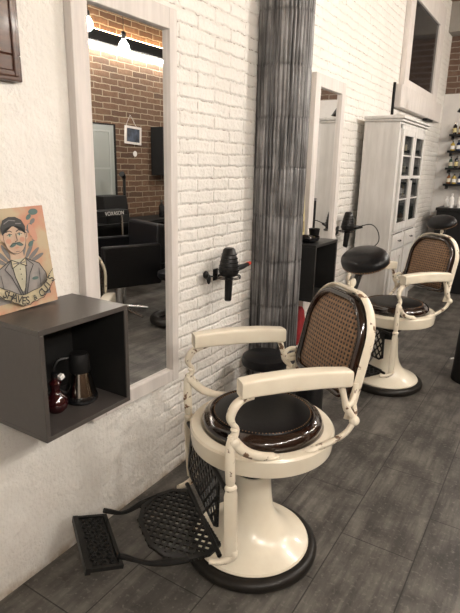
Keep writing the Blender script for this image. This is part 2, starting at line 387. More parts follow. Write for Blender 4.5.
# ------------------------------------------------------------------ barber sign
def poster():
    t = thing('barber_sign', 'tattoo style barber sign reading SHAVES & CUTS, leaning on the grey box shelf', 'sign', (.052, .893, SH + .0005), 0)
    H, W = .318, .245
    lean = math.atan2(.036, .31)
    # local: X thickness out of the wall, Y width, Z height; lean toward the wall (-x at top)
    R = Matrix.Rotation(-lean, 4, 'Y') @ Matrix.Rotation(math.radians(1.5), 4, 'X')
    BASE = mat('sign salmon', (.62, .32, .22), .5); N = NT(BASE)
    p = N.pos(); c = N.mix(N.ramp(N.noise(p, 14, 3), .35, .62), (.50, .235, .15), (.46, .37, .24)); N.l(c, N.b.inputs['Base Color'])
    SKIN = noisy('sign skin', (.52, .39, .28), (.47, .32, .23), 30, .5); INK = mat('sign ink', (.035, .035, .035), .5); SUIT = noisy('sign grey suit', (.20, .19, .185), (.29, .27, .25), 20, .5)
    SHIRT = noisy('sign cream shirt', (.48, .46, .34), (.4, .38, .28), 20, .5); TEAL = mat('sign teal', (.08, .14, .13), .5); BLUSH = mat('sign blush', (.50, .26, .18), .5); BAN = noisy('sign banner', (.54, .48, .32), (.46, .39, .25), 25, .5)
    GREY = mat('sign shade', (.16, .155, .15), .5)
    MT = [SKIN, INK, SUIT, SHIRT, TEAL, BLUSH, BAN, GREY]
    tag(MB().box((-.012, 0, 0), (0, W, H), mx=R).build('board', BASE, t), 'salmon and sand coloured board')
    b = MB(); lay = [0]
    def shape(pts, mi, up=True):
        lay[0] += .00012; d = lay[0]
        vs = [R @ Vector((d, y, z)) for y, z in pts]; c0 = sum(vs, Vector()) / len(vs)
        b.add(vs + [c0], [(i, (i + 1) % len(vs), len(vs)) for i in range(len(vs))], mi)
    def ell(cy, cz, ry, rz_, mi, n=20, a0=0):
        shape([(cy + ry * math.cos(2 * math.pi * k / n) * math.cos(a0) - rz_ * math.sin(2 * math.pi * k / n) * math.sin(a0), cz + ry * math.cos(2 * math.pi * k / n) * math.sin(a0) + rz_ * math.sin(2 * math.pi * k / n) * math.cos(a0)) for k in range(n)], mi)
    def line(pts, wd, mi):
        for (a, c), (d, e) in zip(pts[:-1], pts[1:]):
            L = math.hypot(d - a, e - c) or 1; nx, nz = -(e - c) / L * wd / 2, (d - a) / L * wd / 2
            shape([(a + nx, c + nz), (d + nx, e + nz), (d - nx, e - nz), (a - nx, c - nz)], mi)
    X = .118
    # dark leafy forms behind the shoulders and a comb and razor on the upper right
    for k in range(9):
        a = math.radians(20 + 16 * k); ell(X + .078 * math.cos(a), .135 + .055 * math.sin(a), .030, .007, 7, 12, a)
    for k in range(7): ell(.185 + .012 * math.sin(k * 1.7), .285 - k * .014, .012, .007, 7 if k % 2 else 4, 10, .6)
    ell(.205, .300, .018, .010, 4); ell(.03, .285, .02, .01, 4); ell(.19, .235, .012, .03, 5, 14, .3)
    # neck, torso
    shape([(X - .022, .19), (X + .022, .19), (X + .026, .15), (X - .026, .15)], 0)
    torso = [(X - .10, .03), (X - .095, .10), (X - .075, .135), (X - .03, .158), (X + .03, .158), (X + .075, .135), (X + .095, .10), (X + .10, .03)]
    shape(torso, 2); line(torso, .003, 1)
    shape([(X - .026, .160), (X + .026, .160), (X + .018, .10), (X + .004, .05), (X - .004, .05), (X - .018, .10)], 3)
    shape([(X - .020, .085), (X, .045), (X + .020, .085), (X + .012, .03), (X - .012, .03)], 7)
    line([(X - .026, .160), (X - .020, .105), (X - .003, .045)], .003, 1); line([(X + .026, .160), (X + .020, .105), (X + .003, .045)], .003, 1)
    line([(X - .030, .155), (X - .052, .135), (X - .040, .118), (X - .034, .110), (X - .008, .04)], .0026, 1); line([(X + .030, .155), (X + .052, .135), (X + .040, .118), (X + .034, .110), (X + .008, .04)], .0026, 1)
    line([(X - .07, .12), (X - .066, .05)], .002, 1); line([(X + .07, .12), (X + .066, .05)], .002, 1)
    ell(X + .05, .09, .012, .005, 4)
    shape([(X, .148), (X - .026, .161), (X - .026, .134)], 6); shape([(X, .148), (X + .026, .161), (X + .026, .134)], 6)
    line([(X, .148), (X - .026, .161), (X - .026, .134), (X, .146), (X + .026, .161), (X + .026, .134), (X, .148)], .0026, 1); line([(X - .022, .148), (X, .147), (X + .022, .148)], .003, 7)
    for k in range(3): ell(X, .128 - k * .016, .002, .002, 1, 8)
    # head
    ell(X + .042, .232, .008, .014, 0); ell(X - .042, .232, .008, .014, 0); line([(X + .040, .24), (X + .047, .236), (X + .042, .224)], .002, 1)
    ell(X, .226, .040, .050, 1); ell(X, .226, .0385, .0485, 0)
    hair = [(X - .042, .238), (X - .044, .262), (X - .032, .284), (X - .010, .292), (X + .014, .290), (X + .034, .279), (X + .044, .258), (X + .041, .236), (X + .034, .254), (X + .018, .262), (X - .004, .262), (X - .024, .262), (X - .034, .252)]
    shape(hair, 1); line([(X - .03, .272), (X - .01, .282), (X + .012, .278)], .003, 7); line([(X + .01, .27), (X + .03, .268)], .003, 7)
    for s in (-1, 1):
        line([(X + s * .007, .245), (X + s * .016, .250), (X + s * .029, .246)], .003, 1)
        ell(X + s * .017, .236, .009, .0045, 3); ell(X + s * .017, .236, .0035, .004, 4, 10); line([(X + s * .008, .237), (X + s * .017, .241), (X + s * .027, .236)], .0018, 1)
        ell(X + s * .024, .219, .009, .008, 5)
    line([(X + .004, .240), (X + .006, .218), (X - .003, .214)], .0022, 1)
    ell(X - .011, .206, .013, .0055, 4, 16, .35); ell(X + .011, .206, .013, .0055, 4, 16, -.35); line([(X - .024, .201), (X - .012, .212), (X, .208), (X + .012, .212), (X + .024, .201)], .0018, 1)
    ell(X, .196, .008, .0025, 5); line([(X - .008, .184), (X + .008, .184)], .0015, 1)
    # banner
    def arc(a): return (X + .005 + .110 * a, .012 + .060 * a * a + .003 * math.sin(a * 9))
    up = [(arc(-1 + k / 12)[0], arc(-1 + k / 12)[1] + .037) for k in range(25)]; dn = [(arc(-1 + k / 12)[0], arc(-1 + k / 12)[1] + (.0035 if k % 3 else 0)) for k in range(25)]
    for k in range(24):
        shape([(up[k][0], up[k][1]), (up[k + 1][0], up[k + 1][1]), (dn[k + 1][0], dn[k + 1][1]), (dn[k][0], dn[k][1])], 6)
    line(up, .0022, 1); line(dn, .0022, 1)
    port = b.build('printed_portrait', MT, t, smooth=False); tag(port, 'drawing of a moustached man in grey suit and bow tie')
    txt = 'SHAVES & CUTS'; n = len(txt); lay0 = lay[0] + .0004
    verts = MB()
    for i, ch in enumerate(txt):
        if ch == ' ': continue
        a = -.80 + 1.72 * i / (n - 1); y, z = arc(a); slope = (2 * .060 * a) / .110
        cu = bpy.data.curves.new('letter', 'FONT'); cu.body = ch; cu.size = .035 if ch != '&' else .024; cu.align_x = 'CENTER'; cu.extrude = .0001; cu.offset = .0003
        ob = bpy.data.objects.new('letter', cu); COL.objects.link(ob); bpy.context.view_layer.update()
        me = bpy.data.meshes.new_from_object(ob); bpy.data.objects.remove(ob)
        ca, sa = math.cos(math.atan(slope)), math.sin(math.atan(slope))
        vs = []
        for v in me.vertices:
            px, pz = v.co.x * .92, v.co.y
            vs.append(R @ Vector((lay0 + v.co.z, y + px * ca - pz * sa, z + .006 + px * sa + pz * ca)))
        verts.add(vs, [tuple(f.vertices) for f in me.polygons]); bpy.data.meshes.remove(me)
    tag(verts.build('lettering', INK, port, smooth=False), 'black letters SHAVES & CUTS')
poster()

# ------------------------------------------------------------------ vessels in the box shelf
zf = .688 + .0165
t = thing('coffee_carafe', 'black and steel carafe standing inside the near grey box shelf', 'carafe', (.148, 1.130, zf), 0); t.scale = (1.14, 1.14, 1.14)
MB().lathe([(0, 0), (.047, 0), (.050, .004), (.050, .016), (.047, .022)], 32).build('base', BLACKG, t)
MB().lathe([(.046, .0225), (.045, .028), (.031, .085), (.029, .092)], 32).build('body', SILVER, t)
MB().lathe([(.030, .0925), (.031, .094), (.030, .140), (.026, .150), (0, .152)], 32).build('lid', BLACKM, t)
MB().tube(smooth_path([(-.018, -.026, .138), (-.03, -.055, .135), (-.034, -.068, .10), (-.03, -.058, .05), (-.02, -.040, .03)]), .006, 8).build('handle', BLACK, t)
t = thing('red_bottle', 'dark red glass flask with a white cap inside the near grey box shelf', 'bottle', (.150, 1.022, zf), 0)
MB().lathe([(0, 0), (.022, 0), (.034, .012), (.038, .030), (.034, .048), (.018, .064), (.013, .075), (.016, .092), (.020, .100), (.015, .108), (.010, .112), (.010, .125)], 28).build('body', REDGLASS, t)
tag(MB().lathe([(.0105, .120), (.0105, .124), (.009, .136), (0, .137)], 12, mx=Matrix.Rotation(0, 4, 'X')).build('cap', BLACKG, t), 'black cap')
tag(MB().box((-.008, -.009, .0), (.008, .009, .016), mx=Matrix.Translation((.004, .026, .108)) @ Matrix.Rotation(.4, 4, 'X')).build('label', WHITEP, t, bevel=.002), 'small white nozzle')

# ------------------------------------------------------------------ painting on the wall
t = thing('framed_painting', 'dark brown framed landscape painting high on the wall at the left edge', 'picture', (0, .55, 1.728), 0)
fm = MB()
Wp, Hp, bw = .533, .60, .072
for lo, hi in (((.001, 0, 0), (.03, Wp, bw)), ((.001, 0, Hp - bw), (.03, Wp, Hp)), ((.001, 0, bw), (.03, bw, Hp - bw)), ((.001, Wp - bw, bw), (.03, Wp, Hp - bw))): fm.box(lo, hi)
fm.box((.029, .012, .012), (.036, .030, Hp - .012)); fm.box((.029, Wp - .030, .012), (.036, Wp - .012, Hp - .012)); fm.box((.029, .03, .012), (.036, Wp - .03, .030)); fm.box((.029, .03, Hp - .03), (.036, Wp - .03, Hp - .012))
fm.build('frame', BROWNF, t, bevel=.004)
LAND = mat('painted landscape', (.3, .32, .25), .5); N = NT(LAND); p = N.pos(); sp = N.n('ShaderNodeSeparateXYZ'); N.l(p, sp.inputs[0])
c = N.mix(N.ramp(N.math('ADD', sp.outputs[2], N.math('MULTIPLY', N.noise(p, 8, 3), .1)), .12, .2), (.42, .38, .16), (.16, .19, .15)); c = N.mix(N.ramp(sp.outputs[2], .22, .45), c, (.45, .46, .42)); N.l(c, N.b.inputs['Base Color'])
MB().box((.002, bw, bw), (.014, Wp - bw, Hp - bw)).build('canvas', LAND, t)

# ------------------------------------------------------------------ barber chair
def lattice(mb, poly, mx, th, pitch, bar, ang=(45, -45), border=.014, stretch=1.0):
    """border along a convex polygon plus two families of clipped diagonal bars"""
    def inside_clip(p, d):
        t0, t1 = -9, 9; n = len(poly)
        for i in range(n):
            a, b = Vector(poly[i]), Vector(poly[(i + 1) % n]); e = b - a; nrm = Vector((-e.y, e.x))
            den = nrm.dot(d); num = nrm.dot(p - a)
            if abs(den) < 1e-9:
                if num < 0: return None
                continue
            t = -num / den
            if den > 0: t0 = max(t0, t)
            else: t1 = min(t1, t)
        return (p + d * t0, p + d * t1) if t1 > t0 else None
    c = sum((Vector(q) for q in poly), Vector((0, 0))) / len(poly)
    for ai, a in enumerate(ang):
        d = Vector((math.cos(math.radians(a)), math.sin(math.radians(a)) * stretch)).normalized(); nr = Vector((-d.y, d.x))
        for k in range(-40, 41):
            r = inside_clip(c + nr * k * pitch, d)
            if not r: continue
            p, q = r
            if (p - q).length < .01: continue
            z0, z1 = (-th / 2, th / 2) if ai == 0 else (-th * .42, th * .58)
            mb.prism([p - nr * bar / 2, q - nr * bar / 2, q + nr * bar / 2, p + nr * bar / 2], z0, z1, mx)
    inner = [tuple(c + (Vector(q) - c) * (1 - border / max((Vector(q) - c).length, .01) * 1.2)) for q in poly]
    mb.annulus(poly, inner, -th * .8, th * .8, mx)

def arch(w, h, rt, rb, inset=0, n=8):
    """rounded outline centred on x, from y=0 to h (crown slightly arched)"""
    w2 = w / 2 - inset; y0 = inset; y1 = h - inset; rt = max(rt - inset, .01); rb = max(rb - inset, .008); pts = []
    for cx, cy, r, a0 in ((w2 - rb, y0 + rb, rb, -90), (w2 - rt, y1 - rt, rt, 0), (-w2 + rt, y1 - rt, rt, 90), (-w2 + rb, y0 + rb, rb, 180)):
        for k in range(n + 1):
            a = math.radians(a0 + 90 * k / n); pts.append((cx + r * math.cos(a), cy + r * math.sin(a)))
    out = []
    for x, y in pts:
        if y > h * .6: y += .018 * (1 - (x / w2) ** 2)
        out.append((x, y))
    return out

def make_chair():
    t = thing('barber_chair', '', 'barber chair', (0, 0, 0), 0, 'antique cream barber chairs')
    V = lambda s, u, z: Vector((-u, s, z))
    SO = (0, -.028, -.014)
    # base
    MB().lathe([(0, .0), (.256, .0), (.265, .010), (.267, .024), (.262, .036), (.252, .044), (.238, .046), (.23, .043), (0, .043)], 72).build('base_ring', RUBBER, t)
    prof = [(0, .044), (.228, .044), (.232, .050), (.227, .058), (.205, .067), (.174, .080), (.142, .101), (.113, .131), (.093, .168), (.082, .205), (.076, .25), (.072, .30), (.071, .335), (.068, .346), (0, .346)]
    MB().lathe(prof, 72).build('base', CREAM, t)
    MB().lathe([(0, .346), (.062, .346), (.064, .400), (.085, .408), (.085, .445), (.12, .45), (.12, .464), (0, .464)], 40).build('piston', BLACK, t)
    # seat
    MB().lathe([(.215, .492), (.260, .490), (.270, .497), (.276, .545), (.276, .558), (.270, .566), (.256, .569), (.235, .569), (.225, .562), (.217, .53)], 96, c=SO, closed=True).build('seat_ring', CREAM, t)
    MB().lathe([(0, .50), (.222, .50), (.224, .562), (.229, .572), (.229, .590), (.223, .602), (.212, .612), (.199, .618), (.192, .614), (.186, .606), (0, .606)], 96, c=SO).build('seat_frame', WOOD, t)
    cu = MB().lathe([(.184, .607), (.186, .612), (.182, .618), (.160, .624), (.12, .627), (.06, .6285), (0, .629)], 72, c=SO).build('seat_cushion', LEATHER, t)
    st = MB()
    for k in range(96):
        a = 2 * math.pi * k / 96; st.lathe([(.0001, -.002), (.0026, 0), (.0018, .0016), (.0001, .0022)], 6, c=(.184 * math.cos(a), .184 * math.sin(a) + SO[1], .6185 + SO[2]))
    tag(st.build('nail_trim', BRASS, cu), 'ring of small brass nails', kind='stuff')
    # backrest
    zb = .684; sb = -.268; tilt = math.atan2(.083, .385)
    BW, BH, BRT = .398, .360, .135
    mxb = Matrix(((-1, 0, 0, 0), (0, -math.sin(tilt), math.cos(tilt), sb), (0, math.cos(tilt), math.sin(tilt), zb), (0, 0, 0, 1)))
    o0 = arch(BW, BH, BRT, .055); 
    L = []
    # profiled wooden frame: sections (inset, depth)
    for ins, dep in ((.004, -.022), (.0, -.010), (.0, .008), (.006, .020), (.013, .025), (.020, .022), (.025, .014), (.028, .004), (.027, -.022)):
        L.append([mxb @ Vector((x, y, dep)) for x, y in arch(BW, BH, BRT, .055, ins)])
    fb = MB(); fb.rings(L, closed=True); fb.build('back_frame', WOOD, t, ang=60)
    inn = arch(BW, BH, BRT, .055, .024)
    cn = MB()
    c0 = Vector((0, BH / 2, .012)); n = len(inn); vs = []; prm = []
    for f, dz in ((1, .004), (.94, .013), (.8, .020), (.5, .026), (.2, .028)):
        for x, y in inn:
            q = (x * f, BH / 2 + (y - BH / 2) * f); prm.append(q); vs.append(mxb @ Vector((q[0], q[1], dz)))
    prm.append((0, BH / 2)); vs.append(mxb @ Vector((0, BH / 2, .0285)))
    fs = []
    for r in range(4):
        for j in range(n): fs.append((r * n + j, r * n + (j + 1) % n, (r + 1) * n + (j + 1) % n, (r + 1) * n + j))
    fs += [(4 * n + j, 4 * n + (j + 1) % n, 5 * n) for j in range(n)]
    cn.add(vs, fs); co = cn.build('cane_panel', CANE, t)
    uvl = co.data.uv_layers.new(name='UVMap')
    for lp in co.data.loops: uvl.data[lp.index].uv = (prm[lp.vertex_index][0] + .5, prm[lp.vertex_index][1] + .5)
    MB().prism(arch(BW, BH, BRT, .055, .01), -.024, -.016, mxb).build('back_board', WOOD, t)
    # cream iron hoop behind the wooden back
    hoop = []
    pts = [p for p in arch(BW + .024, BH + .012, .145, .06) if p[1] > .09]
    left = [p for p in pts]
    path = [(BW / 2 + .010, -.05)] + [(BW / 2 + .012, y) for y in (0, .04)] + left + [(-BW / 2 - .012, y) for y in (.04, 0)] + [(-BW / 2 - .010, -.05)]
    hb = MB(); hb.tube([mxb @ Vector((x, y, -.014)) for x, y in path], .0085, 8, flat=2.2, up=mxb.to_3x3() @ Vector((0, 0, 1))); hb.build('back_hoop', CHIP, t, ang=60)
    # headrest
    hs, hz = -.425, 1.165
    hm = Matrix.Translation(V(hs, 0, hz)) @ Matrix.Rotation(math.radians(-24), 4, 'X')
    hp = MB(); prof = [(0, -.026), (.6, -.026), (.88, -.022), (.97, -.014), (1.0, -.004), (.99, .008), (.93, .022), (.78, .034), (.5, .042), (.2, .045), (0, .0455)]
    hp.lathe([(r, z) for r, z in prof], 48, mx=hm @ Matrix.Diagonal((.116, .078, .92, 1)))
    hd = hp.build('headrest', LEATHER, t, ang=60)
    ns = MB()
    for k in range(60):
        a = 2 * math.pi * k / 60; p = hm @ Vector((.113 * math.cos(a), .0758 * math.sin(a), -.012)); ns.ellip(p, (.0024, .0024, .0024), 4)
    tag(ns.build('nail_trim', BRASS, hd), 'row of brass nails', kind='stuff')
    MB().tube(smooth_path([V(-.335, 0, .80), V(-.366, 0, .95), V(-.384, 0, 1.04), V(-.402, 0, 1.10), V(-.42, 0, 1.145)]), .011, 8, flat=1.5, up=(1, 0, 0)).build('headrest_stem', IRON, t)
    MB().ellip(V(-.375, .012, 1.085), (.012, .012, .018), 8).tube([V(-.36, .012, 1.02), V(-.375, .012, 1.08)], .008, 8).build('headrest_knob', CREAM, t)
    for sg in (1, -1):
        U = .25 * sg; e = sg
        # armrest pad: arched bar
        ar = MB(); rs = []
        for s, dz, hw, hh in ((.162, -.004, .024, .023), (.164, 0, .027, .027), (.160, 0, .028, .029), (.11, .004, .029, .030), (.0, .006, .029, .031), (-.12, .002, .029, .031), (-.228, -.008, .028, .030), (-.236, -.008, .026, .027), (-.234, -.011, .023, .023)):
            z = (.824 if sg > 0 else .818) + dz; ring = []
            for k in range(20):
                a = 2 * math.pi * (k + .5) / 20; cx, cz = math.cos(a), math.sin(a); q = .28
                ring.append(V(s + (0 if sg > 0 else .012), U + hw * math.copysign(abs(cx) ** q, cx), z + hh * math.copysign(abs(cz) ** q, cz)))
            rs.append(ring)
        ar.rings(rs); ar.build('armrest', CREAM, t, ang=50)
        # front scroll post
        pp = smooth_path([V(.115, U, .790), V(.150, U, .786), V(.180, U + .006 * e, .768), V(.196, U + .010 * e, .735), V(.190, U + .012 * e, .712), V(.176, U + .012 * e, .695), V(.180, U + .012 * e, .675), V(.192, U + .012 * e, .655)], 5)
        rr = lerp_list([.008, .012, .014, .013, .010, .008, .011, .014], 5)
        sc = MB().tube(pp, rr, 10, flat=1.15); sc.ellip(V(.184, U + .012 * e, .690), (.013, .012, .008), 8); sc.build('arm_scroll', CHIP, t, ang=70)
        # vertical post outside the seat ring, down to the footrest
        pm = MB()
        pm.tube([V(.192, U + .014 * e, .672), V(.196, U + .016 * e, .64), V(.196, U + .016 * e, .56), V(.192, U + .014 * e, .50), V(.190, U + .012 * e, .487)], [.012, .017, .018, .017, .012], 8, flat=.75, up=(1, 0, 0))
        pm.build('arm_post', CHIP, t, ang=45)
        MB().ellip(V(.190, U + .012 * e, .478), (.017, .022, .014), 8).build('post_joint', CHIP, t)
        MB().tube([V(.190, U + .012 * e, .472), V(.189, U + .010 * e, .45), V(.182, U + .002 * e, .25), V(.180, U - .002 * e, .205)], [.019, .024, .024, .022], 8, flat=.5, up=(1, 0, 0)).build('footrest_leg', CREAM, t, ang=60)
        ft = MB().tube(smooth_path([V(.176, U - .002 * e, .222), V(.168, U - .004 * e, .198), V(.190, U - .008 * e, .180), V(.222, U - .016 * e, .172), V(.25, U - .026 * e, .174)], 4), lerp_list([.014, .020, .018, .014, .012], 4), 8, flat=.8)
        ft.build('leg_foot', CHIP, t, ang=60)
        # diagonal brace on the seat ring
        br = MB().tube(smooth_path([V(.196, U + .014 * e, .662), V(.172, U + .012 * e, .632), V(.135, U + .006 * e, .596), V(.085, U + .002 * e, .572), V(.035, U + .002 * e, .562)], 4), lerp_list([.015, .021, .019, .016, .013], 4), 8, flat=.8)
        br.ellip(V(.184, U + .014 * e, .646), (.019, .022, .019), 8)
        br.ellip(V(.045, U - .001 * e, .559), (.018, .034, .008), 8); br.build('arm_brace', CHIP, t, ang=70)
        # rear bracket with pivot ball
        rb = MB().tube(smooth_path([V(-.205, U, .790), V(-.222, U, .74), V(-.235, U, .70), V(-.258, U, .668), V(-.268, U, .650)], 4), lerp_list([.015, .012, .016, .012, .013], 4), 8, flat=.9)
        rb.tube(smooth_path([V(-.240, U, .705), V(-.262, U - .01 * e, .715), V(-.285, U - .030 * e, .735), V(-.288, U - .036 * e, .77)], 4), [.010] * 13, 8)
        rb.tube(smooth_path([V(-.268, U, .650), V(-.283, U - .02 * e, .675), V(-.278, U - .035 * e, .72)], 4), [.009] * 9, 8)
        if sg < 0: rb.tube([V(-.262 + .034 * math.cos(q), U - .012 * e, .722 + .024 * math.sin(q)) for q in [2 * math.pi * k / 20 for k in range(20)]], .010, 8, closed=True)
        rb.build('rear_bracket', CHIP, t, ang=70)
        MB().ellip(V(-.268, U + .004 * e, .648), (.019, .019, .019), 10).build('pivot_ball', CREAM, t)
        lk = MB().tube(smooth_path([V(-.264, U + .004 * e, .640), V(-.238, U + .004 * e, .605), V(-.19, U - .004 * e, .575), V(-.14, U - .012 * e, .556), V(-.095, U - .004 * e, .552)], 4), lerp_list([.013, .013, .014, .015, .012], 4), 8, flat=.8)
        lk.ellip(V(-.11, U - .006 * e, .556), (.016, .030, .007), 8); lk.build('rear_link', CHIP, t, ang=70)
    # calf panel (lattice) between the footrest legs
    cpn = MB(); mc = Matrix(((-1, 0, 0, 0), (0, -.05, .998, .212), (0, .998, .05, .262), (0, 0, 0, 1)))
    lattice(cpn, [(-.195, .02), (-.16, .0), (.16, .0), (.195, .02), (.178, .205), (-.178, .205)], mc, .005, .034, .009, stretch=1.25)
    cpn.build('calf_panel', IRON, t, smooth=False)
    MB().tube([V(.200, -.235, .463), V(.200, .235, .463)], .009, 10).build('calf_rod', IRON, t)
    # foot plate
    fp = MB(); mf = Matrix(((-1, 0, 0, 0), (0, .998, .05, 0), (0, -.02, 1, .190), (0, 0, 0, 1)))
    outl = [(-.175, .205), (.175, .205), (.205, .26), (.200, .34), (.15, .41), (.07, .445), (-.07, .445), (-.15, .41), (-.200, .34), (-.205, .26)]
    lattice(fp, outl, mf, .007, .0265, .0100, border=.016); fp.build('foot_plate', IRON, t, smooth=False)
    MB().tube([V(.212, -.215, .188), V(.212, .225, .188)], .009, 10).build('footrest_rod', IRON, t)
    for sg in (1, -1):
        MB().tube(smooth_path([V(.335, .192 * sg, .182), V(.41, .172 * sg, .180), V(.46, .152 * sg, .178), V(.50, .136 * sg, .190), V(.535, .130 * sg, .210), V(.560, .128 * sg, .224)], 4), lerp_list([.010, .013, .009, .008, .010, .010], 4), 8).build('footrest_arm', IRON, t)
    # toe plate with scrollwork
    tp = MB(); mt = Matrix.Translation((0, .548, .228)) @ Matrix.Rotation(math.radians(15), 4, 'X') @ Matrix.Translation((0, -.570, 0)) @ Matrix.Diagonal((.86, 1, 1, 1)) @ Matrix.Rotation(math.radians(-4), 4, 'X')
    tp.box((-.165, .565, -.004), (.165, .685, .001), mx=mt)
    for lo, hi in (((-.168, .563, -.006), (.168, .575, .008)), ((-.168, .672, -.014), (.168, .690, .010)), ((-.168, .563, -.006), (-.155, .69, .008)), ((.155, .563, -.006), (.168, .69, .008))): tp.box(lo, hi, mx=mt)
    for i in range(9):
        for j in range(3):
            cx = -.134 + i * .0335; cy = .596 + j * .028; rr_ = .0115 if (i + j) % 2 else .0075
            tp.tube([mt @ Vector((cx + rr_ * math.cos(q) * 1.25, cy + rr_ * math.sin(q), .003)) for q in [2 * math.pi * k / 14 for k in range(14)]], .0030, 5, closed=True)
            if i < 8: tp.tube([mt @ Vector((cx + .010, cy, .003)), mt @ Vector((cx + .0235, cy, .003))], .0028, 5)
    tp.build('toe_plate', IRON, t, ang=50)
    YW = Matrix.Translation((0, .2, 0)) @ Matrix.Rotation(math.radians(5), 4, 'Z') @ Matrix.Translation((0, -.2, 0))
    for o in t.children:
        if o.name.split('.')[0] in ('toe_plate', 'footrest_arm', 'foot_plate'): o.matrix_local = YW
    return t
RZ = math.radians(143)
ch = make_chair(); place(ch, (.598, 1.575, 0), math.radians(141.5), 'cream antique barber chair with cane back nearest the viewer, lattice footrest out')
c2 = copy_tree(ch)
for o in c2.children:
    if o.name.startswith('headrest.'): o.location = (0, .05, -.02)
    if o.name.startswith('headrest_stem'): o.location = (0, 0, -.02)
place(c2, (.575, 3.565, 0), math.radians(147), 'second cream antique barber chair, standing behind the near one before the white cabinet')

# ------------------------------------------------------------------ hair dryers in wire holders
def dryer():
    t = thing('hair_dryer', '', 'hair dryer', (0, 0, 0), 0, 'black hair dryers on the white wall')
    MB().lathe([(0, .118), (.022, .117), (.030, .110), (.040, .07), (.050, .02), (.052, .0), (.046, -.022), (.03, -.03), (0, -.032)], 28).build('body', BLACK, t)
    gr = MB()
    for z, r in ((.085, .0385), (.065, .0425), (.045, .0465), (.025, .0505), (.005, .053)): gr.tube([(r * math.cos(a), r * math.sin(a), z) for a in [2 * math.pi * k / 28 for k in range(28)]], .0022, 5, closed=True)
    gr.build('vent_rings', BLACKG, t)
    MB().tube([(0, 0, -.02), (.002, -.002, -.06), (.004, -.010, -.15), (.005, -.012, -.155)], [.026, .025, .022, .018], 14, flat=.8).build('handle', BLACKM, t, ang=60)
    MB().tube([(0, .03, .005), (0, .085, .0), (0, .15, .002), (0, .19, .006)], [.030, .018, .013, .010], 14).build('nozzle', BLACK, t)
    return t
d1 = dryer(); place(d1, (.085, 2.185, .985), 0, 'black hair dryer with red tipped nozzle held on the wall between large mirror and column')
tag(MB().tube([(0, .189, .006), (0, .215, .010)], [.012, .009], 12).build('nozzle_tip', RED, d1), 'red nozzle tip')
def holder(loc, label):
    t = thing('dryer_holder', label, 'holder', loc, 0, 'wire hair dryer holders')
    h = MB()
    for z in (-.035, -.028): h.tube([(.085 + .060 * math.cos(a), .060 * math.sin(a), z) for a in [2 * math.pi * k / 32 for k in range(32)]], .0028, 6, closed=True)
    h.tube([(.027, 0, -.032), (.001, 0, -.032)], .004, 6); h.build('ring', BLACKG, t)
    MB().box((0, -.02, -.06), (.006, .02, 0)).build('wall_plate', BLACK, t, bevel=.002)
    MB().tube(smooth_path([(.03, -.045, -.03), (.03, -.09, -.02), (.03, -.115, .0), (.03, -.13, -.01), (.03, -.12, -.03), (.03, -.10, -.028)]), .004, 6).ellip((.03, -.125, -.008), (.014, .018, .020), 8).ellip((.03, -.10, -.035), (.010, .013, .026), 8).build('plug_hook', BLACK, t)
    return t
holder((0, 2.185, .985), 'black wire holder on the wall beside the large mirror')
d2 = dryer(); place(d2, (.085, 3.93, 1.055), math.radians(-60), 'black hair dryer on the wall beside the white cabinet')
for c_ in d2.children:
    if c_.name.startswith('nozzle'): c_.scale = (1, .6, 1)
MB().tube(smooth_path([(.01, .09, .01), (.05, .17, .03), (.07, .22, -.02), (.07, .23, -.10), (.05, .18, -.16)]), .004, 6).ellip((.05, .17, -.17), (.012, .02, .018), 8).build('cord', BLACK, d2)
holder((0, 3.93, 1.055), 'black wire holder on the wall next to the white cabinet')

# ------------------------------------------------------------------ things on the second box shelf
z2 = .700 + .352 + .0005
t = thing('leaning_card', 'tall narrow pale yellow card leaning upright behind the corrugated column', 'card', (.03, 3.115, z2), 0)
cmx = Matrix.Rotation(-.05, 4, 'Y')
MB().box((-.004, -.1, 0), (.004, .105, .40), mx=cmx).build('board', YELLOW, t)
MB().box((.0045, -.09, .03), (.0055, .095, .10), mx=cmx).build('printed_band', mat('olive print', (.25, .2, .08), .6), t)
tag(MB().lathe([(0, 0), (.040, 0), (.062, .012), (.070, .030), (.068, .038), (.060, .034), (.04, .016), (0, .012)], 28, c=(0, 0, 0)).build('bowl', BLACKG), 'shallow black bowl on the far box shelf', 'bowl').location = (.175, 2.965, z2)
tag(MB().lathe([(0, 0), (.026, 0), (.036, .07), (.037, .075), (.032, .075), (.024, .008), (0, .008)], 24).build('cup', BLACK), 'black tapered cup on the far box shelf before the narrow mirror', 'cup').location = (.165, 3.075, z2)
t = thing('brush_bottle', 'black pump bottle beside the yellow card on the far box shelf', 'bottle', (.09, 2.98, z2))
MB().lathe([(0, 0), (.03, 0), (.032, .01), (.030, .10), (.012, .13), (.010, .15)], 20).build('body', BLACKM, t); MB().lathe([(.014, .150), (.014, .17), (0, .172)], 12).box((-.004, -.004, .17), (.03, .004, .18)).build('pump', BLACK, t)
tag(MB().box((-.012, -.075, 0), (.012, .075, .008)).build('comb', mat('brown red plastic', (.20, .05, .025), .4), bevel=.002), 'reddish brown comb on the far box shelf edge', 'comb').location = (.10, 3.135, z2)
# red towel hanging below the second shelf and black stool by the column
tw = MB(); rs = []
for z, hw, dp in ((.33, .085, .030), (.40, .090, .034), (.50, .075, .028), (.58, .05, .020), (.61, .02, .012)):
    rs.append([Vector((.034 + dp * math.cos(a) * (1 + .12 * math.sin(5 * a)), hw * math.sin(a), z)) for a in [2 * math.pi * k / 28 for k in range(28)]])
tw.rings(rs); o = tag(tw.build('towel', REDCLOTH), 'red towel hanging on the wall under the black box shelf', 'towel'); o.location = (.01, 3.19, 0); o.scale = (1.1, .95, .93)

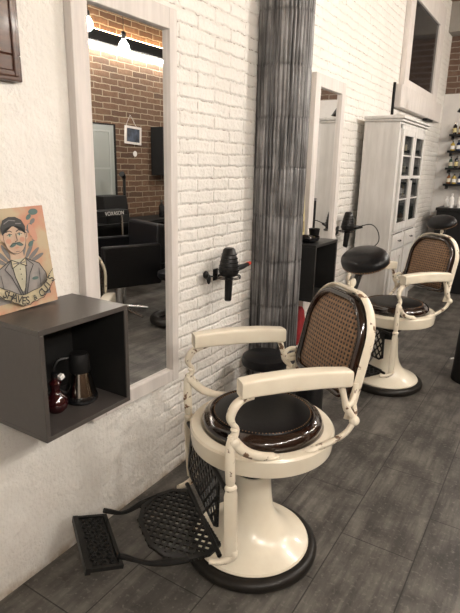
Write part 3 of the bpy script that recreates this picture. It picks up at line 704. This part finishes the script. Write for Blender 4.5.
t = thing('round_stool', 'low black round stool against the foot of the corrugated column', 'stool', (.215, 2.37, 0))
MB().lathe([(0, .44), (.11, .44), (.124, .45), (.128, .47), (.122, .495), (.10, .508), (0, .512)], 40).build('seat', LEATHER, t)
MB().lathe([(0, .10), (.025, .10), (.025, .439), (0, .439)], 16).build('post', CHROME, t)
for k in range(5):
    a = 2 * math.pi * k / 5
    l = MB().tube([(.02 * math.cos(a), .02 * math.sin(a), .115), (.15 * math.cos(a), .15 * math.sin(a), .06)], [.014, .009], 8).build('leg', BLACK, t)
    MB().ellip((.15 * math.cos(a), .15 * math.sin(a), .026), (.018, .018, .026), 8).build('caster', BLACK, l)
t = thing('shoulder_bag', 'black bag standing on the floor behind the low round stool', 'bag', (.345, 2.72, 0))
bg = MB(); rs = []
for z, a, b in ((.0, .10, .055), (.02, .115, .065), (.25, .11, .06), (.42, .10, .045), (.46, .09, .02)):
    rs.append([Vector((b * math.copysign(abs(math.cos(q)) ** .5, math.cos(q)), a * math.copysign(abs(math.sin(q)) ** .5, math.sin(q)), z)) for q in [2 * math.pi * (k + .5) / 24 for k in range(24)]])
bg.rings(rs); bg.build('body', LEATHER, t); MB().tube(smooth_path([(0, -.06, .45), (0, -.05, .51), (0, 0, .53), (0, .05, .51), (0, .06, .45)]), .006, 8).build('handle', BLACK, t)

# ------------------------------------------------------------------ white cabinet
def cabinet():
    t = thing('display_cabinet', 'tall white painted cabinet with glazed doors over drawers against the brick wall', 'cabinet', (.06, 4.20, 0))
    D, W, H = .28, .87, 1.855; T = .02
    b = MB()
    b.box((.002, 0, .0), (D, T, H)); b.box((.002, W - T, 0), (D, W, H)); b.box((.002, T, H - T), (D, W - T, H)); b.box((.002, T, .06), (D, W - T, .08)); b.box((.002, T, .08), (.012, W - T, H - T))
    b.box((.012, T, .985), (D, W - T, 1.005)); b.box((.012, T, .84), (D - .005, W - T, .85)); b.box((D - .02, T, 0), (D, W - T, .06))
    b.box((D - .018, T, 1.0), (D, .07, H - T)); b.box((D - .018, W - .07, 1.0), (D, W - T, H - T)); b.box((D - .018, T, H - .05), (D, W - T, H - T))
    b.box((D - .018, .415, .08), (D, .455, .985)); b.box((D - .018, T, .08), (D, .06, .985)); b.box((D - .018, W - .06, .08), (D, W - T, .985))
    b.build('carcass', CAB, t, bevel=.002)
    MB().box((.002, -.015, H), (D + .02, W + .015, H + .018)).box((.002, -.028, H + .018), (D + .035, W + .028, H + .040)).build('cornice', CAB, t, bevel=.004)
    tag(MB().box((.0125, T, 1.0055), (.016, W - T, H - T)).box((.016, T, 1.0055), (D - .02, T + .003, H - T)).box((.016, W - T - .003, 1.0055), (D - .02, W - T, H - T)).build('lining', BOXIN, t), 'dark inside lining')
    for z in (1.26, 1.44, 1.62): MB().box((.012, T, z), (D - .03, W - T, z + .014)).build('shelf', CAB, t)
    for k in range(2):
        y0 = .060 + k * .378; y1 = y0 + .370; z0, z1 = 1.012, H - .055
        d = MB()
        for lo, hi in (((D + .001, y0, z0), (D + .020, y0 + .048, z1)), ((D + .001, y1 - .048, z0), (D + .020, y1, z1)), ((D + .001, y0 + .048, z0), (D + .020, y1 - .048, z0 + .06)), ((D + .001, y0 + .048, z1 - .045), (D + .020, y1 - .048, z1)),
                       ((D + .001, y0 + .048, 1.425), (D + .018, y1 - .048, 1.45)), ((D + .003, y0 + .048, 1.60), (D + .014, y1 - .048, 1.612)), ((D + .003, y0 + .048, 1.255), (D + .014, y1 - .048, 1.267))): d.box(lo, hi)
        dr = d.build('glazed_door', CAB, t, bevel=.002)
        MB().box((D + .006, y0 + .048, z0 + .06), (D + .009, y1 - .048, z1 - .045)).build('pane', GLASS, dr)
        yy = y1 - .02 if k == 0 else y0 + .02
        tag(MB().ellip((D + .030, yy, 1.42), (.010, .010, .010), 8).build('knob', BLACK, dr), 'small dark knob')
        ya, yb = (.056, .414) if k == 0 else (.456, .814)
        q = MB().box((D + .001, ya, .862), (D + .018, yb, .978)).box((D + .018, ya + .02, .88), (D + .022, yb - .02, .96)).build('drawer', CAB, t, bevel=.003)
        MB().tube(smooth_path([(D + .020, (ya + yb) / 2 - .03, .925), (D + .038, (ya + yb) / 2 - .02, .920), (D + .038, (ya + yb) / 2 + .02, .920), (D + .020, (ya + yb) / 2 + .03, .925)]), .004, 6).build('handle', BLACK, q)
        q = MB()
        for lo, hi in (((D + .001, ya, .085), (D + .018, ya + .06, .845)), ((D + .001, yb - .06, .085), (D + .018, yb, .845)), ((D + .001, ya + .06, .085), (D + .018, yb - .06, .15)), ((D + .001, ya + .06, .785), (D + .018, yb - .06, .845)), ((D + .001, ya + .06, .15), (D + .008, yb - .06, .785)), ((D + .008, ya + .09, .18), (D + .013, yb - .09, .755))): q.box(lo, hi)
        q = q.build('panelled_door', CAB, t, bevel=.003)
        MB().ellip((D + .030, yb - .03 if k == 0 else ya + .03, .5), (.010, .010, .010), 8).build('knob', BLACK, q)
cabinet()

def bottle_proto(h, r, body, cap, lab=None):
    t = thing('bottle', '', 'bottle')
    MB().lathe([(0, 0), (r, 0), (r * 1.02, .004), (r, h * .62), (r * .8, h * .72), (r * .36, h * .80), (r * .34, h * .84)], 16).build('body', body, t)
    MB().lathe([(r * .42, h * .84), (r * .42, h), (0, h)], 12).build('cap', cap, t)
    if lab: MB().lathe([(r * 1.035, h * .15), (r * 1.035, h * .5)], 16).build('label', lab, t)
    return t
AMB = mat('amber glass', (.16, .06, .015), .1); GRN = mat('dark green glass', (.02, .05, .03), .1); CRM = mat('cream label', (.6, .55, .42), .5); YEL = mat('yellow oil', (.45, .33, .06), .15); BLU = mat('dark blue glass', (.01, .02, .06), .1)
protos = [bottle_proto(.13, .024, AMB, BLACK, CRM), bottle_proto(.14, .022, GRN, BLACK, CRM), bottle_proto(.12, .026, YEL, BLACKM, WHITEP), bottle_proto(.15, .024, BLACKG, SILVER, YELLOW), bottle_proto(.13, .025, BLU, BLACK, WHITEP)]
cnames = ['cream-labelled amber bottle', 'cream-labelled green bottle', 'white-labelled yellow bottle', 'yellow-labelled black bottle', 'white-labelled blue bottle']
used = set()
def put(i, loc, where, group):
    o = protos[i] if i not in used else copy_tree(protos[i]); used.add(i)
    return place(o, loc, random.random() * 6, cnames[i] + where, group)
CZ = {1.0055: 'on lowest shelf', 1.2745: 'on second shelf', 1.4545: 'on third shelf', 1.6345: 'on top shelf'}
for zi, (z, nm) in enumerate(CZ.items()):
    for j, y in enumerate((4.33, 4.43, 4.53, 4.70, 4.81, 4.92)):
        i = (zi * 2 + j * 3) % 5
        put(i, (.22 + .02 * math.sin(j * 3 + zi), y, z), f' {nm} in the white cabinet, {("first", "second", "third", "fourth", "fifth", "sixth")[j]} from left', 'bottles inside the white cabinet')

# ------------------------------------------------------------------ glass panel and ledge above the cabinet
t = thing('framed_dark_glass', 'dark glass panel in a wide white frame high above the white cabinet', 'glass panel', (0, 5.28, 2.262))
fr = MB(); Wd, Hh = 1.50, 1.0
for lo, hi in (((.001, 0, 0), (.05, .16, Hh)), ((.001, 1.27, 0), (.05, Wd, Hh)), ((.001, .16, 0), (.05, 1.27, .07)), ((.001, .16, .78), (.05, 1.27, Hh))): fr.box(lo, hi)
fr.build('frame', FRAME, t, bevel=.004); MB().box((.004, .16, .07), (.03, 1.27, .78)).build('pane', DARKGLASS, t)
t = thing('wall_ledge', 'white boxed ledge under the dark glass panel', 'ledge', (0, 5.16, 2.06))
MB().box((.001, 0, 0), (.07, 1.85, .20)).build('box', FRAME, t, bevel=.006)
MB().box((.01, 1.2, -.02), (.06, 1.5, -.0005)).build('vent', BLACKM, t)

tag(MB().box((.001, 5.10, 1.99), (.022, 5.125, 2.27)).build('wall_strip', BLACKM, bevel=.002), 'short black upright strip on the wall at the near end of the white ledge', 'duct')  # thin flat black strip, upright beside the near end of the ledge

# ------------------------------------------------------------------ far end: counter, shelves, lamp
t = thing('reception_counter', 'black counter across the far end of the room', 'counter', (.19, 6.86, 0))
MB().box((0, 0, 0), (1.9, .56, 1.02)).build('body', BLACKM, t, bevel=.004); MB().box((-.01, -.02, 1.02), (1.92, .58, 1.055)).build('top', BLACK, t, bevel=.003)
wh = bottle_proto(.17, .028, WHITEP, WHITEP); place(wh, (.33, 6.98, 1.0555), 0, 'white bottle on the black counter, nearer the corner', 'white bottles on the black counter')
w2 = copy_tree(wh); place(w2, (.42, 7.02, 1.0555), 1, 'white bottle on the black counter, right of another white bottle')
w3 = copy_tree(wh); place(w3, (.255, 7.1, 1.0555), 1, 'white bottle on the black counter, closest to the left wall'); w3.scale = (.9, .9, .75)
for si, z in enumerate((1.335, 1.535, 1.745, 1.945)):
    nm = ('lowest', 'second', 'third', 'topmost')[si]
    t = thing('wall_shelf', f'{nm} of the four black shelves on the far wall above the counter', 'shelf', (.15, Y1 - .03, z), 0, 'black shelves on the far wall')
    MB().box((0, -.20, -.025), (1.2, 0, 0)).build('board', BLACKM, t, bevel=.002)
    MB().box((.02, -.15, -.07), (.03, 0, -.026)).build('bracket', BLACK, t)
    for j in range(5):
        put((si + j * 2) % 5, (.195 + j * .068, Y1 - .13, z + .0005), f' on {nm} far wall shelf, {("first", "second", "third", "fourth", "fifth")[j]} from left', 'bottles on the far wall shelves')
t = thing('cone_pendant_lamp', 'black cone pendant lamp hanging at the right edge above the far counter', 'lamp', (.64, 5.5, 2.03))
MB().lathe([(.125, 0), (.127, .004), (.04, .135), (.03, .15), (.028, .15), (.036, .133), (.121, .004)], 32, closed=True).build('shade', IRON, t)
MB().lathe([(0, .145), (.03, .145), (.03, .18), (0, .19)], 16).build('socket', BLACK, t); MB().tube([(0, 0, .185), (0, 0, HZ - 2.03)], .003, 6).build('cord', BLACKM, t)
t = thing('waste_bin', 'tall black bin on the floor at the right edge of the view', 'bin', (1.105, 3.97, 0))
MB().lathe([(0, 0), (.135, 0), (.137, .01), (.118, .50), (.116, .51)], 32).build('body', BLACKM, t); MB().lathe([(.120, .511), (.122, .52), (.10, .57), (0, .59)], 32).build('lid', BLACK, t)
o = tag(MB().tube(smooth_path([(.90, 4.35, .006), (1.05, 4.5, .006), (1.3, 4.6, .006), (1.7, 4.9, .006)]), .006, 6).build('floor_cable', WHITEP), 'white cable on the floor behind the second barber chair', 'cable')

# ------------------------------------------------------------------ opposite side of the room, seen in the mirrors
XR = RX
t = thing('panelled_mirror', 'tall pale grey panelled board leaning on the exposed brick wall', 'panel', (XR - .001, 4.12, .95))
MB().box((-.03, 0, 0), (0, .52, .98)).build('panel', mat('pale grey paint', (.30, .32, .30), .35), t, bevel=.003)
MB().box((-.038, .50, -.01), (0, .525, .99)).box((-.038, 0, .98), (0, .525, .995)).build('edge_strip', BLACKM, t)
MB().box((-.036, .05, .06), (-.0305, .07, .92)).box((-.036, .42, .06), (-.0305, .44, .92)).box((-.036, .07, .06), (-.0305, .42, .08)).box((-.036, .07, .90), (-.0305, .42, .92)).box((-.036, .07, .48), (-.0305, .42, .50)).build('moulding', mat('grey moulding', (.36, .38, .36), .4), t)
t = thing('framed_sign', 'small chalkboard in a pale frame hung crooked by a string on the exposed brick wall', 'sign', (XR - .002, 4.82, 1.74)); t.rotation_euler = (math.radians(-3), 0, 0)
f = MB()
for lo, hi in (((-.02, 0, 0), (0, .025, .21)), ((-.02, .255, 0), (0, .28, .21)), ((-.02, .025, 0), (0, .255, .025)), ((-.02, .025, .185), (0, .255, .21))): f.box(lo, hi)
f.build('frame', FRAME, t); MB().box((-.010, .025, .025), (-.002, .255, .185)).build('chalkboard', noisy('chalkboard', (.01, .012, .018), (.06, .08, .12), 12, .5), t)
MB().tube([(-.008, .02, .21), (-.006, .09, .34), (-.008, .20, .21)], .002, 5).build('string', WHITEP, t)
tag(MB().lathe([(0, 0), (.03, 0), (.035, .006), (0, .01)], 16, mx=Matrix.Rotation(-math.pi / 2, 4, 'Y')).build('wall_socket', WHITEP), 'round white wall fitting under the crooked chalkboard', 'socket').location = (XR, 5.0, 1.62)
t = thing('wall_cabinet', 'black wall cabinet on the exposed brick wall', 'cabinet', (XR - .001, 5.30, 1.36))
MB().box((-.2, 0, 0), (0, .55, .60)).build('body', BLACKM, t, bevel=.004)
MB().box((-.213, .01, .01), (-.201, .27, .59)).build('door', BLACK, t, bevel=.002); MB().box((-.213, .28, .01), (-.201, .54, .59)).build('door', BLACK, t, bevel=.002)
t = thing('styling_desk', 'long black desk along the exposed brick wall', 'desk', (XR - .45, 3.9, 0))
MB().box((0, 0, .80), (.44, 2.6, .84)).build('top', BLACKM, t, bevel=.003)
for y in (.02, 1.28, 2.54): MB().box((.02, y, 0), (.42, y + .04, .80)).build('leg', BLACKM, t)
MB().box((.40, .06, .3), (.42, 2.54, .80)).build('back_panel', BLACKM, t)
t = thing('keyboard', 'black keyboard like case with white lettering on a stand before the brick wall', 'keyboard', (2.84, 3.82, .95))
MB().box((-.14, -.16, 0), (.02, .42, .062)).build('case', BLACK, t, bevel=.006)
cu = bpy.data.curves.new('logo', 'FONT'); cu.body = 'VOXASON'; cu.size = .06; cu.extrude = .0008
ob = bpy.data.objects.new('logo', cu); COL.objects.link(ob); bpy.context.view_layer.update(); me = bpy.data.meshes.new_from_object(ob); bpy.data.objects.remove(ob)
lg = MB().add([Vector((-.1412 - v.co.z, .08 + v.co.x * .95, .010 + v.co.y)) for v in me.vertices], [tuple(f_.vertices) for f_ in me.polygons]); bpy.data.meshes.remove(me)
tag(lg.build('lettering', WHITEP, t, smooth=False), 'white letters')
MB().tube([(-.10, -.10, -.949), (-.10, -.10, 0)], .014, 8).tube([(-.10, .36, -.949), (-.10, .36, 0)], .014, 8).build('stand', SILVER, t)
t = thing('office_printer', 'black box device standing on the desk before the pale panel', 'printer', (2.90, 4.12, .8405))
bx = MB().prism([(0, 0), (.30, 0), (.30, .30), (.05, .30)], 0, .36, Matrix(((0, 0, 1, 0), (0, 0, 0, 0), (0, 1, 0, 0), (0, 0, 0, 1))) if False else Matrix(((1, 0, 0, 0), (0, 0, 1, 0), (0, 1, 0, 0), (0, 0, 0, 1))))
bx.build('body', BLACKM, t, bevel=.006)
t = thing('desk_lamp', 'slim black desk lamp rising before the pale panel', 'lamp', (3.10, 4.60, .8405))
MB().lathe([(0, 0), (.06, 0), (.06, .015), (0, .02)], 20).build('base', BLACK, t); MB().tube([(0, 0, .018), (0, 0, .5)], .018, 8).build('stem', BLACK, t); MB().tube([(0, 0, .5), (-.02, -.06, .54)], [.026, .034], 10).build('head', BLACK, t)
for i, (y, h) in enumerate(((5.15, .22), (5.42, .28), (5.65, .2))):
    o = bottle_proto(h, .035, BLACKG, SILVER) if i == 0 else copy_tree(o)
    place(o, (3.0, y, .8405), i, ('black pump bottle on the black desk, nearest the pale panel', 'black pump bottle on the black desk, below the black wall cabinet', 'black pump bottle on the black desk, farthest along')[i], 'black bottles on the black desk')

def armchair():
    t = thing('styling_chair', 'boxy black salon armchair on a chrome post, seen in the large mirror', 'armchair', (2.30, 3.70, 0), math.radians(20))
    MB().box((-.28, -.28, .42), (.28, .26, .56)).build('seat', LEATHER, t, bevel=.03, seg=3)
    MB().box((-.36, -.32, .36), (-.285, .28, .76)).build('armrest', LEATHER, t, bevel=.02, seg=3); MB().box((.285, -.32, .36), (.36, .28, .76)).build('armrest', LEATHER, t, bevel=.02, seg=3)
    MB().box((-.33, .20, .562), (.33, .32, .95), mx=Matrix.Rotation(-.06, 4, 'X')).build('backrest', LEATHER, t, bevel=.03, seg=3)
    MB().lathe([(0, .06), (.05, .06), (.05, .34), (.12, .35), (.12, .36), (0, .36)], 28).build('post', CHROME, t)
    for k in range(5):
        a = 2 * math.pi * k / 5 + .3; MB().tube([(.03 * math.cos(a), .03 * math.sin(a), .075), (.30 * math.cos(a), .30 * math.sin(a), .022)], [.02, .014], 8).build('base_leg', CHROME, t)
    MB().tube(smooth_path([(-.2, -.28, .37), (-.2, -.50, .28), (-.12, -.56, .27), (.12, -.56, .27), (.2, -.50, .28), (.2, -.28, .37)]), .011, 8).build('footrest', CHROME, t)
armchair()
t = thing('pedestal_stool', 'black stool on a thick ring base, seen at the edge of the large mirror', 'stool', (1.66, 3.80, 0))
MB().tube([(.21 * math.cos(a), .21 * math.sin(a), .045) for a in [2 * math.pi * k / 40 for k in range(40)]], .045, 12, closed=True).build('base_ring', RUBBER, t)
MB().lathe([(0, .03), (.17, .03), (.17, .06), (.05, .10), (.03, .14), (.03, .45), (0, .45)], 32).build('post', CHROME, t)
MB().lathe([(0, .451), (.16, .451), (.175, .47), (.17, .51), (.12, .53), (0, .535)], 32).build('seat', LEATHER, t)
